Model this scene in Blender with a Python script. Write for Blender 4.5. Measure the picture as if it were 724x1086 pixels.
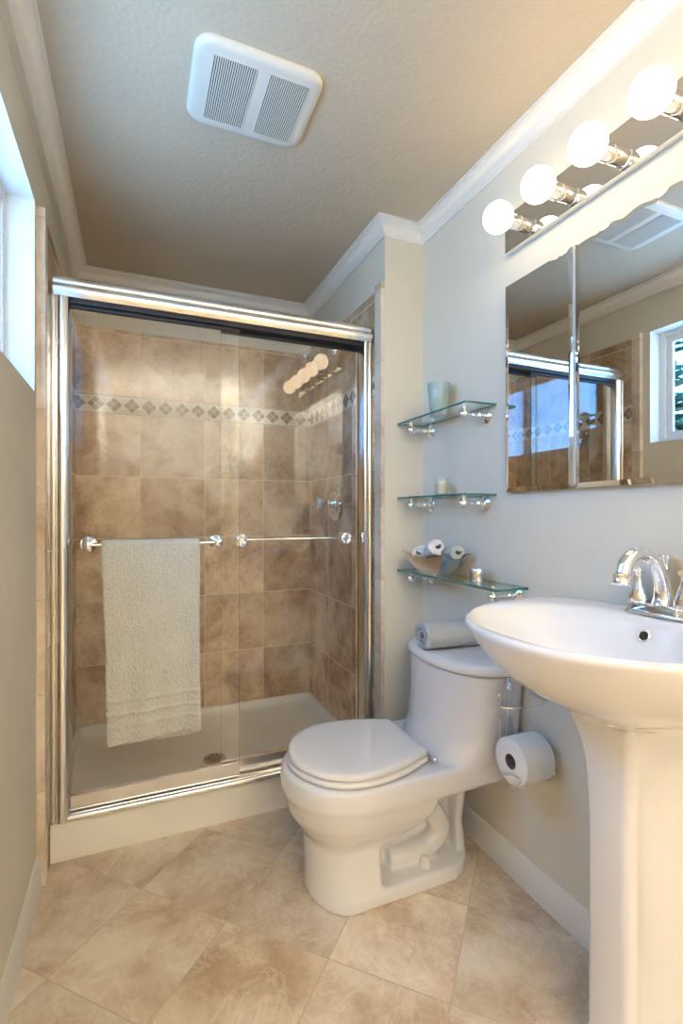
import bpy, bmesh, math, random
from mathutils import Vector, Matrix, noise
for o in list(bpy.data.objects):
    bpy.data.objects.remove(o)
SC = bpy.context.scene
COL = SC.collection
random.seed(7)
PI = math.pi

# ------------------------------------------------------------------ camera
cam_d = bpy.data.cameras.new('camera')
cam = bpy.data.objects.new('camera', cam_d)
COL.objects.link(cam)
cam.location = (0, 0, 1.19)
cam.rotation_euler = (PI/2, 0, -math.radians(22.932))
cam_d.sensor_fit = 'VERTICAL'
cam_d.sensor_height = 36.0
cam_d.lens = 36.0*520.0/1086.0
cam_d.shift_y = 0.0018
cam_d.clip_start = 0.02
SC.camera = cam

# ------------------------------------------------------------------ view, world, lights
SC.view_settings.view_transform = 'Standard'
SC.view_settings.look = 'None'
SC.view_settings.gamma = 1.0
SC.view_settings.use_curve_mapping = False
SC.view_settings.exposure = 0.82
SC.cycles.max_bounces = 10
SC.cycles.diffuse_bounces = 5
SC.cycles.glossy_bounces = 6
SC.cycles.transparent_max_bounces = 24
SC.cycles.use_denoising = True
SC.cycles.caustics_reflective = False
SC.cycles.caustics_refractive = False
SC.cycles.sample_clamp_indirect = 6.0

BULB_POWER = 5.4
BULB_COLOR = (1.0, 0.78, 0.51)
SKY_POWER = 8.0
FILL_POWER = 72.0

world = bpy.data.worlds.new('sky')
SC.world = world
world.use_nodes = True
nt = world.node_tree
nt.nodes.clear()
w_out = nt.nodes.new('ShaderNodeOutputWorld')
w_bg = nt.nodes.new('ShaderNodeBackground')
w_tc = nt.nodes.new('ShaderNodeTexCoord')
w_sep = nt.nodes.new('ShaderNodeSeparateXYZ')
w_grad = nt.nodes.new('ShaderNodeValToRGB')
w_grad.color_ramp.elements[0].position = 0.0
w_grad.color_ramp.elements[0].color = (0.27, 0.56, 0.96, 1)
w_grad.color_ramp.elements[1].position = 0.2
w_grad.color_ramp.elements[1].color = (0.12, 0.39, 0.92, 1)
w_noise = nt.nodes.new('ShaderNodeTexNoise')
w_noise.inputs['Scale'].default_value = 3.2
w_noise.inputs['Detail'].default_value = 6
w_ramp = nt.nodes.new('ShaderNodeValToRGB')
w_ramp.color_ramp.elements[0].position = 0.62
w_ramp.color_ramp.elements[1].position = 0.82
w_mix = nt.nodes.new('ShaderNodeMixRGB')
w_mix.inputs[2].default_value = (0.75, 0.85, 1.0, 1)
nt.links.new(w_tc.outputs['Generated'], w_sep.inputs[0])
nt.links.new(w_sep.outputs['Z'], w_grad.inputs[0])
nt.links.new(w_tc.outputs['Generated'], w_noise.inputs['Vector'])
nt.links.new(w_noise.outputs['Fac'], w_ramp.inputs[0])
nt.links.new(w_ramp.outputs[0], w_mix.inputs[0])
nt.links.new(w_grad.outputs[0], w_mix.inputs[1])
nt.links.new(w_mix.outputs[0], w_bg.inputs[0])
w_bg.inputs[1].default_value = SKY_POWER
nt.links.new(w_bg.outputs[0], w_out.inputs[0])

def area_light(name, loc, rot, sx, sy, power, color, portal=False):
    d = bpy.data.lights.new(name, 'AREA')
    d.shape = 'RECTANGLE'; d.size = sx; d.size_y = sy
    d.energy = power; d.color = color
    o = bpy.data.objects.new(name, d); COL.objects.link(o)
    o.location = loc; o.rotation_euler = rot
    if portal: d.cycles.is_portal = True
    return o

XL, XR = -0.285, 1.15        # left and right wall planes
YF = -2.60                   # front wall, behind the camera
YRET, XALC = 1.817, 0.966    # return wall face, alcove right wall
YB = 2.743                   # shower back wall
CEIL = 2.405
WY0, WY1, WZ0, WZ1 = 0.55, 1.772, 1.565, 2.165   # window opening
# daylight enters through the window opening; an added, unseen uplight behind the camera gives fill off the ceiling
area_light('window_portal', (XL-0.13, (WY0+WY1)/2, (WZ0+WZ1)/2), (0, -PI/2, 0), WZ1-WZ0, WY1-WY0, 1, (1, 1, 1), True)
area_light('added_fill_uplight', (0.43, -1.20, 1.75), (math.radians(-168), 0, 0), 0.9, 0.5, FILL_POWER, (0.90, 0.95, 1.0))

# ------------------------------------------------------------------ materials
class NT:
    def __init__(s, name):
        s.m = bpy.data.materials.new(name); s.m.use_nodes = True
        s.t = s.m.node_tree; s.t.nodes.clear()
        s.out = s.t.nodes.new('ShaderNodeOutputMaterial')
    def n(s, kind, **kw):
        nd = s.t.nodes.new('ShaderNode'+kind)
        for k, v in kw.items(): setattr(nd, k, v)
        return nd
    def link(s, a, b): s.t.links.new(a, b)
    def put(s, sock, v):
        if hasattr(v, 'is_output') or isinstance(v, bpy.types.NodeSocket): s.link(v, sock)
        else: sock.default_value = v
    def math(s, op, a, b=None, c=None):
        nd = s.n('Math', operation=op); s.put(nd.inputs[0], a)
        if b is not None: s.put(nd.inputs[1], b)
        if c is not None: s.put(nd.inputs[2], c)
        return nd.outputs[0]
    def mix(s, f, a, b):
        nd = s.n('MixRGB'); s.put(nd.inputs[0], f); s.put(nd.inputs[1], a); s.put(nd.inputs[2], b)
        return nd.outputs[0]
    def noise(s, vec, scale, detail=4, rough=0.55, dist=0.0):
        nd = s.n('TexNoise'); s.put(nd.inputs['Vector'], vec)
        nd.inputs['Scale'].default_value = scale; nd.inputs['Detail'].default_value = detail
        nd.inputs['Roughness'].default_value = rough; nd.inputs['Distortion'].default_value = dist
        return nd.outputs['Fac']
    def ramp(s, f, stops):
        nd = s.n('ValToRGB'); s.put(nd.inputs[0], f)
        e = nd.color_ramp.elements
        while len(e) < len(stops): e.new(0.5)
        for k, (p, c) in enumerate(stops):
            e[k].position = p; e[k].color = tuple(c)+(1,) if len(c) == 3 else c
        return nd.outputs[0]
    def bsdf(s, color=(0.8, 0.8, 0.8, 1), rough=0.5, metal=0.0, bump=None, bstr=0.2, bdist=0.002, coat=0.0, spec=0.5, sheen=0.0):
        b = s.n('BsdfPrincipled')
        if isinstance(color, tuple) and len(color) == 3: color = color+(1,)
        s.put(b.inputs['Base Color'], color); s.put(b.inputs['Roughness'], rough)
        b.inputs['Metallic'].default_value = metal
        b.inputs['Specular IOR Level'].default_value = spec
        b.inputs['Coat Weight'].default_value = coat; b.inputs['Coat Roughness'].default_value = 0.03
        b.inputs['Sheen Weight'].default_value = sheen
        if bump is not None:
            bn = s.n('Bump'); bn.inputs['Strength'].default_value = bstr; bn.inputs['Distance'].default_value = bdist
            s.put(bn.inputs['Height'], bump); s.link(bn.outputs[0], b.inputs['Normal'])
        s.link(b.outputs[0], s.out.inputs[0])
        return b
    def obj(s):
        return s.n('TexCoord').outputs['Object']

def mat_paint(name, c, rough=0.6, bscale=180, bstr=0.15, bdist=0.001):
    s = NT(name); v = s.obj()
    f = s.noise(v, 2.2, 3)
    col = s.mix(f, tuple(x*0.97 for x in c)+(1,), tuple(min(1, x*1.03) for x in c)+(1,))
    s.bsdf(col, rough, bump=s.noise(v, bscale, 3), bstr=bstr, bdist=bdist, spec=0.3)
    return s.m

def mat_simple(name, c, rough=0.4, metal=0.0, coat=0.0, spec=0.5):
    s = NT(name); v = s.obj()
    f = s.noise(v, 6.0, 2)
    col = s.mix(f, tuple(x*0.985 for x in c)+(1,), tuple(min(1, x*1.015) for x in c)+(1,))
    s.bsdf(col, rough, metal, coat=coat, spec=spec)
    return s.m

def mat_glass(name, tint=(0.96, 0.985, 0.975), ior=1.52):
    s = NT(name)
    g = s.n('NewGeometry')
    i = s.math('ADD', s.math('MULTIPLY', g.outputs['Backfacing'], 1.0/ior-ior), ior)
    fr = s.n('Fresnel'); s.link(i, fr.inputs['IOR'])
    tr = s.n('BsdfTransparent'); tr.inputs[0].default_value = tint+(1,)
    gl = s.n('BsdfGlossy'); gl.inputs['Roughness'].default_value = 0.0
    gl.inputs[0].default_value = (1, 1, 1, 1)
    mx = s.n('MixShader'); s.link(fr.outputs[0], mx.inputs[0]); s.link(tr.outputs[0], mx.inputs[1]); s.link(gl.outputs[0], mx.inputs[2])
    s.link(mx.outputs[0], s.out.inputs[0])
    return s.m

def mat_frosted(name, c, trans):
    s = NT(name); v = s.obj()
    z = s.n('SeparateXYZ'); s.link(v, z.inputs[0])
    d = s.n('BsdfDiffuse'); d.inputs[0].default_value = c+(1,)
    tl = s.n('BsdfTranslucent'); tl.inputs[0].default_value = c+(1,)
    tr = s.n('BsdfTransparent'); tr.inputs[0].default_value = (0.9, 0.95, 0.95, 1)
    gl = s.n('BsdfGlossy'); gl.inputs['Roughness'].default_value = 0.15
    m1 = s.n('MixShader'); m1.inputs[0].default_value = 0.4; s.link(d.outputs[0], m1.inputs[1]); s.link(tl.outputs[0], m1.inputs[2])
    m2 = s.n('MixShader'); m2.inputs[0].default_value = trans; s.link(m1.outputs[0], m2.inputs[1]); s.link(tr.outputs[0], m2.inputs[2])
    m3 = s.n('MixShader'); m3.inputs[0].default_value = 0.06; s.link(m2.outputs[0], m3.inputs[1]); s.link(gl.outputs[0], m3.inputs[2])
    s.link(m3.outputs[0], s.out.inputs[0])
    return s.m

def travertine(s, vec, rnd, dark, mid, light):
    """stone colour with clouds, veins and pits; rnd is a per-tile colour used as offset"""
    off = s.n('VectorMath', operation='SCALE'); s.link(rnd, off.inputs[0]); off.inputs['Scale'].default_value = 9.0
    add = s.n('VectorMath', operation='ADD'); s.link(vec, add.inputs[0]); s.link(off.outputs[0], add.inputs[1])
    p = add.outputs[0]
    big = s.noise(p, 4.2, 9, 0.66, 0.35)
    c = s.ramp(big, [(0.34, dark), (0.49, mid), (0.64, light)])
    vein = s.noise(p, 5.0, 9, 0.70, 0.6)
    v1 = s.math('ABSOLUTE', s.math('SUBTRACT', vein, 0.5))
    vm = s.ramp(v1, [(0.0, (1, 1, 1)), (0.022, (0, 0, 0))])
    c = s.mix(s.math('MULTIPLY', vm, 0.30), c, tuple(min(1, x*1.28) for x in light)+(1,))
    pit = s.noise(p, 17, 9, 0.74, 0.5)
    pm = s.ramp(pit, [(0.57, (0, 0, 0)), (0.70, (1, 1, 1))])
    c = s.mix(s.math('MULTIPLY', pm, 0.38), c, tuple(x*0.62 for x in dark)+(1,))
    fine = s.noise(p, 90, 4, 0.6)
    c = s.mix(s.math('MULTIPLY', s.math('SUBTRACT', fine, 0.38), 0.3), c, tuple(min(1, x*1.2) for x in light)+(1,))
    return c, s.math('ADD', s.math('MULTIPLY', pit, -0.5), vein)

TD, TM, TL = (0.31, 0.165, 0.07), (0.58, 0.385, 0.225), (0.80, 0.63, 0.44)

def mat_wall_tile(name, axis, u0, pu, v0=1.697, pv=0.3165, band=(1.697, 1.792)):
    s = NT(name); v = s.obj()
    sp = s.n('SeparateXYZ'); s.link(v, sp.inputs[0])
    u, z = sp.outputs[axis], sp.outputs['Z']
    uu = s.math('DIVIDE', s.math('SUBTRACT', u, u0), pu)
    above = s.math('GREATER_THAN', z, band[0]+0.02)
    zz = s.math('SUBTRACT', z, s.math('ADD', v0, s.math('MULTIPLY', above, band[1]-v0)))
    vv = s.math('DIVIDE', zz, pv)
    iu, iv = s.math('FLOOR', uu), s.math('FLOOR', vv)
    fu, fv = s.math('SUBTRACT', uu, iu), s.math('SUBTRACT', vv, iv)
    eu = s.math('MULTIPLY', s.math('MINIMUM', fu, s.math('SUBTRACT', 1.0, fu)), pu)
    ev = s.math('MULTIPLY', s.math('MINIMUM', fv, s.math('SUBTRACT', 1.0, fv)), pv)
    grout = s.math('LESS_THAN', s.math('MINIMUM', eu, ev), 0.0017)
    cb = s.n('CombineXYZ'); s.link(iu, cb.inputs[0]); s.link(iv, cb.inputs[1]); cb.inputs[2].default_value = ord(axis)*0.37
    wn = s.n('TexWhiteNoise'); s.link(cb.outputs[0], wn.inputs['Vector'])
    rnd = wn.outputs['Color']
    c, hgt = travertine(s, v, rnd, TD, TM, TL)
    hv = s.n('HueSaturation'); s.link(c, hv.inputs['Color'])
    s.link(s.math('ADD', s.math('MULTIPLY', wn.outputs['Value'], 0.42), 0.80), hv.inputs['Value'])
    c = hv.outputs[0]
    c = s.mix(grout, c, (0.80, 0.70, 0.55, 1))
    # decorative band of diamonds
    zc = (band[0]+band[1])/2; pd = 0.0825
    ud = s.math('DIVIDE', s.math('SUBTRACT', u, u0), pd)
    du = s.math('MULTIPLY', s.math('ABSOLUTE', s.math('SUBTRACT', s.math('FRACT', ud), 0.5)), pd)
    dv = s.math('ABSOLUTE', s.math('SUBTRACT', z, zc))
    dia = s.math('LESS_THAN', s.math('ADD', du, dv), 0.0375)
    cross = s.math('LESS_THAN', s.math('ABSOLUTE', s.math('SUBTRACT', du, dv)), 0.0013)
    dcol = s.ramp(s.noise(v, 22, 5, 0.6, 0.5), [(0.3, (0.22, 0.125, 0.065)), (0.7, (0.42, 0.285, 0.17))])
    dcol = s.mix(cross, dcol, (0.80, 0.72, 0.58, 1))
    cream = s.ramp(s.noise(v, 14, 5), [(0.3, (0.76, 0.67, 0.53)), (0.7, (0.88, 0.80, 0.67))])
    bcol = s.mix(dia, cream, dcol)
    edge = s.math('GREATER_THAN', dv, (band[1]-band[0])/2-0.0045)
    bcol = s.mix(edge, bcol, (0.42, 0.30, 0.19, 1))
    inb = s.math('LESS_THAN', dv, (band[1]-band[0])/2)
    c = s.mix(inb, c, bcol)
    h = s.math('SUBTRACT', s.math('MULTIPLY', hgt, 0.25), grout)
    s.bsdf(c, s.math('ADD', 0.24, s.math('MULTIPLY', grout, 0.4)), bump=h, bstr=0.35, bdist=0.0015)
    return s.m

def mat_floor(name):
    s = NT(name); v = s.obj()
    sp = s.n('SeparateXYZ'); s.link(v, sp.inputs[0])
    P = 0.4565
    a = s.math('DIVIDE', s.math('SUBTRACT', s.math('ADD', sp.outputs['X'], sp.outputs['Y']), 1.70), P)
    b = s.math('DIVIDE', s.math('SUBTRACT', s.math('SUBTRACT', sp.outputs['Y'], sp.outputs['X']), 1.655), P)
    ia, ib = s.math('FLOOR', a), s.math('FLOOR', b)
    fa, fb = s.math('SUBTRACT', a, ia), s.math('SUBTRACT', b, ib)
    e = s.math('MINIMUM', s.math('MINIMUM', fa, s.math('SUBTRACT', 1.0, fa)), s.math('MINIMUM', fb, s.math('SUBTRACT', 1.0, fb)))
    grout = s.math('LESS_THAN', e, 0.0052)
    cb = s.n('CombineXYZ'); s.link(ia, cb.inputs[0]); s.link(ib, cb.inputs[1]); cb.inputs[2].default_value = 3.3
    wn = s.n('TexWhiteNoise'); s.link(cb.outputs[0], wn.inputs['Vector'])
    c, hgt = travertine(s, v, wn.outputs['Color'], (0.50, 0.34, 0.215), (0.70, 0.555, 0.405), (0.84, 0.725, 0.585))
    hv = s.n('HueSaturation'); s.link(c, hv.inputs['Color'])
    s.link(s.math('ADD', s.math('MULTIPLY', wn.outputs['Value'], 0.22), 0.88), hv.inputs['Value'])
    c = s.mix(grout, hv.outputs[0], (0.58, 0.47, 0.35, 1))
    h = s.math('SUBTRACT', s.math('MULTIPLY', hgt, 0.25), grout)
    s.bsdf(c, 0.34, bump=h, bstr=0.3, bdist=0.0012)
    return s.m

def mat_stone_strip(name):
    s = NT(name); v = s.obj()
    sp = s.n('SeparateXYZ'); s.link(v, sp.inputs[0])
    zz = s.math('DIVIDE', sp.outputs['Z'], 0.305)
    fz = s.math('FRACT', zz)
    g = s.math('LESS_THAN', fz, 0.010)
    cb = s.n('CombineXYZ'); s.link(s.math('FLOOR', zz), cb.inputs[0])
    wn = s.n('TexWhiteNoise'); s.link(cb.outputs[0], wn.inputs['Vector'])
    c, h = travertine(s, v, wn.outputs['Color'], (0.50, 0.37, 0.25), (0.68, 0.55, 0.42), (0.78, 0.68, 0.56))
    c = s.mix(g, c, (0.5, 0.42, 0.33, 1))
    s.bsdf(c, 0.35, bump=h, bstr=0.25, bdist=0.002)
    return s.m

def mat_terry(name, c, scale=260, bstr=0.9):
    s = NT(name); v = s.obj()
    vo = s.n('TexVoronoi'); s.link(v, vo.inputs['Vector']); vo.inputs['Scale'].default_value = scale
    n1 = s.noise(v, scale*0.5, 3)
    h = s.math('ADD', s.math('MULTIPLY', vo.outputs['Distance'], -0.8), n1)
    big = s.noise(v, 9, 3)
    col = s.mix(s.math('MULTIPLY', s.math('ADD', vo.outputs['Distance'], big), 0.45), tuple(min(1, x*1.08) for x in c)+(1,), tuple(x*0.74 for x in c)+(1,))
    s.bsdf(col, 0.95, bump=h, bstr=bstr, bdist=0.003, spec=0.1, sheen=0.25)
    return s.m

def mat_emit(name, c, power):
    s = NT(name)
    e = s.n('Emission'); e.inputs[0].default_value = c+(1,); e.inputs[1].default_value = power
    s.link(e.outputs[0], s.out.inputs[0])
    return s.m

def mat_leaf(name, c):
    s = NT(name); v = s.obj()
    col = s.ramp(s.noise(v, 8, 4), [(0.3, tuple(x*0.5 for x in c)), (0.7, c)])
    s.bsdf(col, 0.7)
    return s.m

M = {}
M['wall'] = mat_paint('wall_paint', (0.735, 0.68, 0.575))
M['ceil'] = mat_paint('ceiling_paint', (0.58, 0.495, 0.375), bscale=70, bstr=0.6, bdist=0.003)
M['trim'] = mat_simple('trim_white', (0.80, 0.77, 0.73), 0.35)
M['reveal'] = mat_paint('reveal_white', (0.82, 0.82, 0.80))
M['vinyl'] = mat_simple('vinyl_white', (0.80, 0.79, 0.77), 0.3)
M['floor'] = mat_floor('floor_travertine')
M['tile_back'] = mat_wall_tile('tile_back', 'X', 0.031, 0.323)
M['tile_side'] = mat_wall_tile('tile_side', 'Y', YB, 0.306)
M['strip'] = mat_stone_strip('tile_bullnose')
M['ceramic'] = mat_simple('ceramic_white', (0.80, 0.785, 0.785), 0.06, coat=0.4)
M['plastic'] = mat_simple('seat_white', (0.84, 0.82, 0.81), 0.14)
M['acrylic'] = mat_simple('acrylic_pan', (0.91, 0.87, 0.79), 0.22)
M['chrome'] = mat_simple('chrome', (0.86, 0.86, 0.87), 0.06, 1.0)
M['satin'] = mat_simple('satin_aluminium', (0.84, 0.83, 0.82), 0.16, 1.0)
M['steel'] = mat_simple('brushed_steel', (0.68, 0.66, 0.65), 0.24, 1.0)
M['mirror'] = mat_simple('mirror_glass', (0.90, 0.91, 0.90), 0.0, 1.0)
M['plate'] = mat_simple('mirror_plate', (0.82, 0.80, 0.77), 0.03, 1.0)
M['black'] = mat_simple('black_rubber', (0.015, 0.015, 0.017), 0.45)
M['dark'] = mat_simple('painted_hollow_shade', (0.03, 0.022, 0.016), 0.8)  # near-black colour standing in for shade inside openings
M['fan'] = mat_simple('fan_plastic', (0.72, 0.69, 0.62), 0.4)
M['glass'] = mat_glass('shower_glass', (0.985, 0.99, 0.985), 1.48)
M['shelf'] = mat_glass('shelf_glass', (0.93, 0.975, 0.96), 1.52)
M['pane'] = mat_glass('window_glass', (0.98, 0.99, 0.99), 1.5)
M['edge'] = mat_simple('glass_edge', (0.06, 0.20, 0.175), 0.1)
M['bulb'] = mat_emit('bulb_glow', BULB_COLOR, BULB_POWER)
M['terry'] = mat_terry('terry_sage', (0.66, 0.655, 0.595), 140, 1.0)
M['terry_grey'] = mat_terry('terry_grey', (0.50, 0.52, 0.53))
M['terry_white'] = mat_terry('terry_white', (0.80, 0.79, 0.78), 300, 0.6)
M['terry_pale'] = mat_terry('terry_pale_grey', (0.55, 0.56, 0.53), 300, 0.6)
M['paper'] = mat_paint('tissue_paper', (0.84, 0.83, 0.82), 0.95, 220, 0.4)
M['card'] = mat_simple('cardboard', (0.20, 0.13, 0.115), 0.9)
M['frost'] = mat_frosted('frosted_aqua', (0.64, 0.76, 0.73), 0.38)
M['clear'] = mat_glass('clear_glass', (0.95, 0.97, 0.96), 1.45)
M['wax'] = mat_simple('wax_cream', (0.80, 0.72, 0.56), 0.5)
M['waxg'] = mat_simple('wax_pale_green', (0.58, 0.66, 0.45), 0.5)
M['brass'] = mat_simple('drain_metal', (0.42, 0.31, 0.22), 0.3, 1.0)
M['knob'] = mat_simple('acrylic_knob', (0.72, 0.76, 0.80), 0.1, 0.6)
M['beige'] = mat_simple('beige_plastic', (0.70, 0.62, 0.48), 0.4)
M['leaf'] = mat_leaf('conifer_green', (0.05, 0.11, 0.06))
M['bark'] = mat_simple('bark', (0.10, 0.07, 0.05), 0.9)

# ------------------------------------------------------------------ mesh helpers
def NB(): return bmesh.new()

def obj(name, bm, mat, parent=None, smooth=True, angle=35, loc=None, subsurf=0, bevel=0.0):
    if bevel > 0:
        es = [e for e in bm.edges if len(e.link_faces) == 2 and e.calc_face_angle(0) > 0.6]
        bmesh.ops.bevel(bm, geom=es, offset=bevel, segments=2, profile=0.6, affect='EDGES', clamp_overlap=True)
    bmesh.ops.recalc_face_normals(bm, faces=bm.faces[:])
    me = bpy.data.meshes.new(name)
    bm.to_mesh(me); bm.free()
    mats = mat if isinstance(mat, (list, tuple)) else [mat]
    for m in mats: me.materials.append(m)
    if smooth:
        me.shade_smooth()
        try: me.set_sharp_from_angle(angle=math.radians(angle))
        except Exception: pass
    o = bpy.data.objects.new(name, me); COL.objects.link(o)
    if parent is not None:
        o.parent = parent
        o.matrix_parent_inverse = Matrix.Translation(-Vector(parent.location)) if parent.type == 'EMPTY' else Matrix.Identity(4)
    if subsurf:
        md = o.modifiers.new('subsurf', 'SUBSURF'); md.levels = subsurf; md.render_levels = subsurf
    return o

def thing(name, label, cat, loc, group=None):
    o = bpy.data.objects.new(name, None); COL.objects.link(o)
    o.empty_display_size = 0.05
    o.location = loc; o['label'] = label; o['category'] = cat
    if group: o['group'] = group
    return o

def tag(o, label, cat, group=None):
    o['label'] = label; o['category'] = cat
    if group: o['group'] = group
    return o

def struct(name, bm, m, parent=None, smooth=True, label=None, cat=None, bevel=0.0):
    o = obj(name, bm, m, parent, smooth, bevel=bevel)
    if parent is None:
        o['kind'] = 'structure'
        if label: o['label'] = label
        if cat: o['category'] = cat
    return o

def box(bm, x0, x1, y0, y1, z0, z1, mi=0):
    v = [bm.verts.new((x, y, z)) for z in (z0, z1) for y in (y0, y1) for x in (x0, x1)]
    for f in ((0, 2, 3, 1), (4, 5, 7, 6), (0, 1, 5, 4), (2, 6, 7, 3), (1, 3, 7, 5), (0, 4, 6, 2)):
        fc = bm.faces.new([v[i] for i in f]); fc.material_index = mi

def loft(bm, rings, cap0=True, cap1=True, closed=False):
    vs = [[bm.verts.new(p) for p in r] for r in rings]
    n = len(vs[0])
    m = len(vs)
    for i in range(m if closed else m-1):
        a, b = vs[i], vs[(i+1) % m]
        for j in range(n):
            k = (j+1) % n
            bm.faces.new((a[j], a[k], b[k], b[j]))
    if not closed:
        if cap0: bm.faces.new(vs[0][::-1])
        if cap1: bm.faces.new(vs[-1])
    return vs

def basis(d):
    d = Vector(d).normalized()
    a = Vector((0, 0, 1)) if abs(d.z) < 0.9 else Vector((1, 0, 0))
    u = d.cross(a).normalized()
    return u, d.cross(u).normalized(), d

def lathe(bm, prof, origin, axis, n=28, cap0=True, cap1=True):
    """prof: list of (radius, distance along axis)"""
    u, w, d = basis(axis); o = Vector(origin)
    rings = []
    for r, t in prof:
        r = max(r, 1e-5)
        rings.append([o + d*t + u*(r*math.cos(2*PI*k/n)) + w*(r*math.sin(2*PI*k/n)) for k in range(n)])
    loft(bm, rings, cap0, cap1)

def spline(pts, per=8):
    """Catmull-Rom through points (any dimension)"""
    P = [Vector(p) for p in pts]
    out = []
    for i in range(len(P)-1):
        p0 = P[i-1] if i > 0 else P[0]*2-P[1]
        p1, p2 = P[i], P[i+1]
        p3 = P[i+2] if i+2 < len(P) else P[-1]*2-P[-2]
        for k in range(per):
            t = k/per
            out.append(0.5*((2*p1)+(p2-p0)*t+(2*p0-5*p1+4*p2-p3)*t*t+(3*p1-p0-3*p2+p3)*t*t*t))
    out.append(P[-1])
    return out

def tube(bm, pts, radii, n=12, closed=False, cap=True):
    P = [Vector(p) for p in pts]
    R = radii if isinstance(radii, (list, tuple)) else [radii]*len(P)
    m = len(P)
    rings = []
    prev = None
    for i in range(m):
        if closed: d = (P[(i+1) % m]-P[i-1]).normalized()
        else: d = (P[min(i+1, m-1)]-P[max(i-1, 0)]).normalized()
        if prev is None:
            u, w, _ = basis(d)
        else:
            u = (prev - d*prev.dot(d))
            u = u.normalized() if u.length > 1e-6 else basis(d)[0]
            w = d.cross(u).normalized()
        prev = u
        rings.append([P[i] + u*(R[i]*math.cos(2*PI*k/n)) + w*(R[i]*math.sin(2*PI*k/n)) for k in range(n)])
    loft(bm, rings, cap, cap, closed)

def stube(bm, pts4, per=8, n=14):
    s = spline([Vector(p) for p in pts4], per)
    tube(bm, [p[:3] for p in s], [max(p[3], 0.0005) for p in s], n)

def sphere(bm, c, r, n=24, m=14, sx=1, sy=1, sz=1):
    rings = []
    for i in range(m+1):
        th = PI*i/m
        rr = max(math.sin(th), 1e-4)*r; z = -math.cos(th)*r
        rings.append([(c[0]+sx*rr*math.cos(2*PI*k/n), c[1]+sy*rr*math.sin(2*PI*k/n), c[2]+sz*z) for k in range(n)])
    loft(bm, rings)

def rrect(x0, x1, y0, y1, r, z, n=6):
    out = []
    for cx, cy, a0 in ((x1-r, y1-r, 0), (x0+r, y1-r, PI/2), (x0+r, y0+r, PI), (x1-r, y0+r, 3*PI/2)):
        for k in range(n+1):
            a = a0+PI/2*k/n
            out.append((cx+r*math.cos(a), cy+r*math.sin(a), z))
    return out

def sweep(bm, path, prof, closed=False):
    """horizontal path of (x,y); profile (offset to the right of travel, z). mitred corners"""
    n = len(path); rings = []
    for i in range(n):
        p = Vector(path[i])
        d0 = (Vector(path[i])-Vector(path[i-1])).normalized() if (i > 0 or closed) else None
        d1 = (Vector(path[(i+1) % n])-Vector(path[i])).normalized() if (i < n-1 or closed) else None
        if d0 is None: d0 = d1
        if d1 is None: d1 = d0
        n0 = Vector((d0.y, -d0.x)); n1 = Vector((d1.y, -d1.x))
        b = (n0+n1); b = b/(b.dot(n0)) if b.length > 1e-6 else n0
        rings.append([(p.x+b.x*o, p.y+b.y*o, z) for o, z in prof])
    loft(bm, rings, True, True, closed)

# ------------------------------------------------------------------ room shell
T = 0.14
bm = NB(); box(bm, XL-T, XR+T, YF-T, YB+T, -0.06, 0.0)
struct('floor', bm, M['floor'], smooth=False)
bm = NB(); box(bm, XL-T, XR+T, YF-T, YB+T, CEIL, CEIL+0.08)
struct('ceiling', bm, M['ceil'], smooth=False)
# left wall around the window opening
bm = NB()
XO = XL-0.16
box(bm, XO, XL, YF-T, WY0, 0, CEIL); box(bm, XO, XL, WY1, YB+T, 0, CEIL)
box(bm, XO, XL, WY0, WY1, 0, WZ0); box(bm, XO, XL, WY0, WY1, WZ1, CEIL)
struct('wall_left', bm, M['wall'], smooth=False)
bm = NB(); box(bm, XR, XR+T, YF-T, YB+T, 0, CEIL)
struct('wall_right', bm, M['wall'], smooth=False)
bm = NB(); box(bm, XL-T, XR, YB+0.012, YB+T, 0, CEIL)
struct('wall_back', bm, M['wall'], smooth=False)
bm = NB(); box(bm, XALC, XR, YRET, YB+0.012, 0, CEIL)
struct('wall_return', bm, M['wall'], smooth=False)
bm = NB(); box(bm, XL-T, XR+T, YF-0.12, YF, 0, CEIL)
struct('wall_front', bm, M['wall'], smooth=False)

# shower tiling
XTL, XTR = -0.264, 0.956
bm = NB(); box(bm, XTL, XTR, YB, YB+0.012, 0.02, 2.128)
struct('wall_tile_back', bm, M['tile_back'], smooth=False)
bm = NB(); box(bm, XL, XTL, 1.855, YB+0.012, 0.0, 2.15)
struct('wall_tile_left', bm, M['tile_side'], smooth=False)
bm = NB(); box(bm, XTR, XALC, 1.875, YB+0.012, 0.0, 2.145)
struct('wall_tile_right', bm, M['tile_side'], smooth=False)
# bullnose strips that finish the tiling on both sides
def strip(name, x0, x1, y0, y1, zt):
    b = NB(); box(b, x0, x1, y0, y1, 0, zt)
    o = struct(name, b, M['strip'], bevel=0.006)
strip('trim_2', XL, XTL+0.003, 1.81, 1.857, 2.168)
strip('trim_3', XTR-0.006, XALC, 1.822, 1.880, 2.165)

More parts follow.
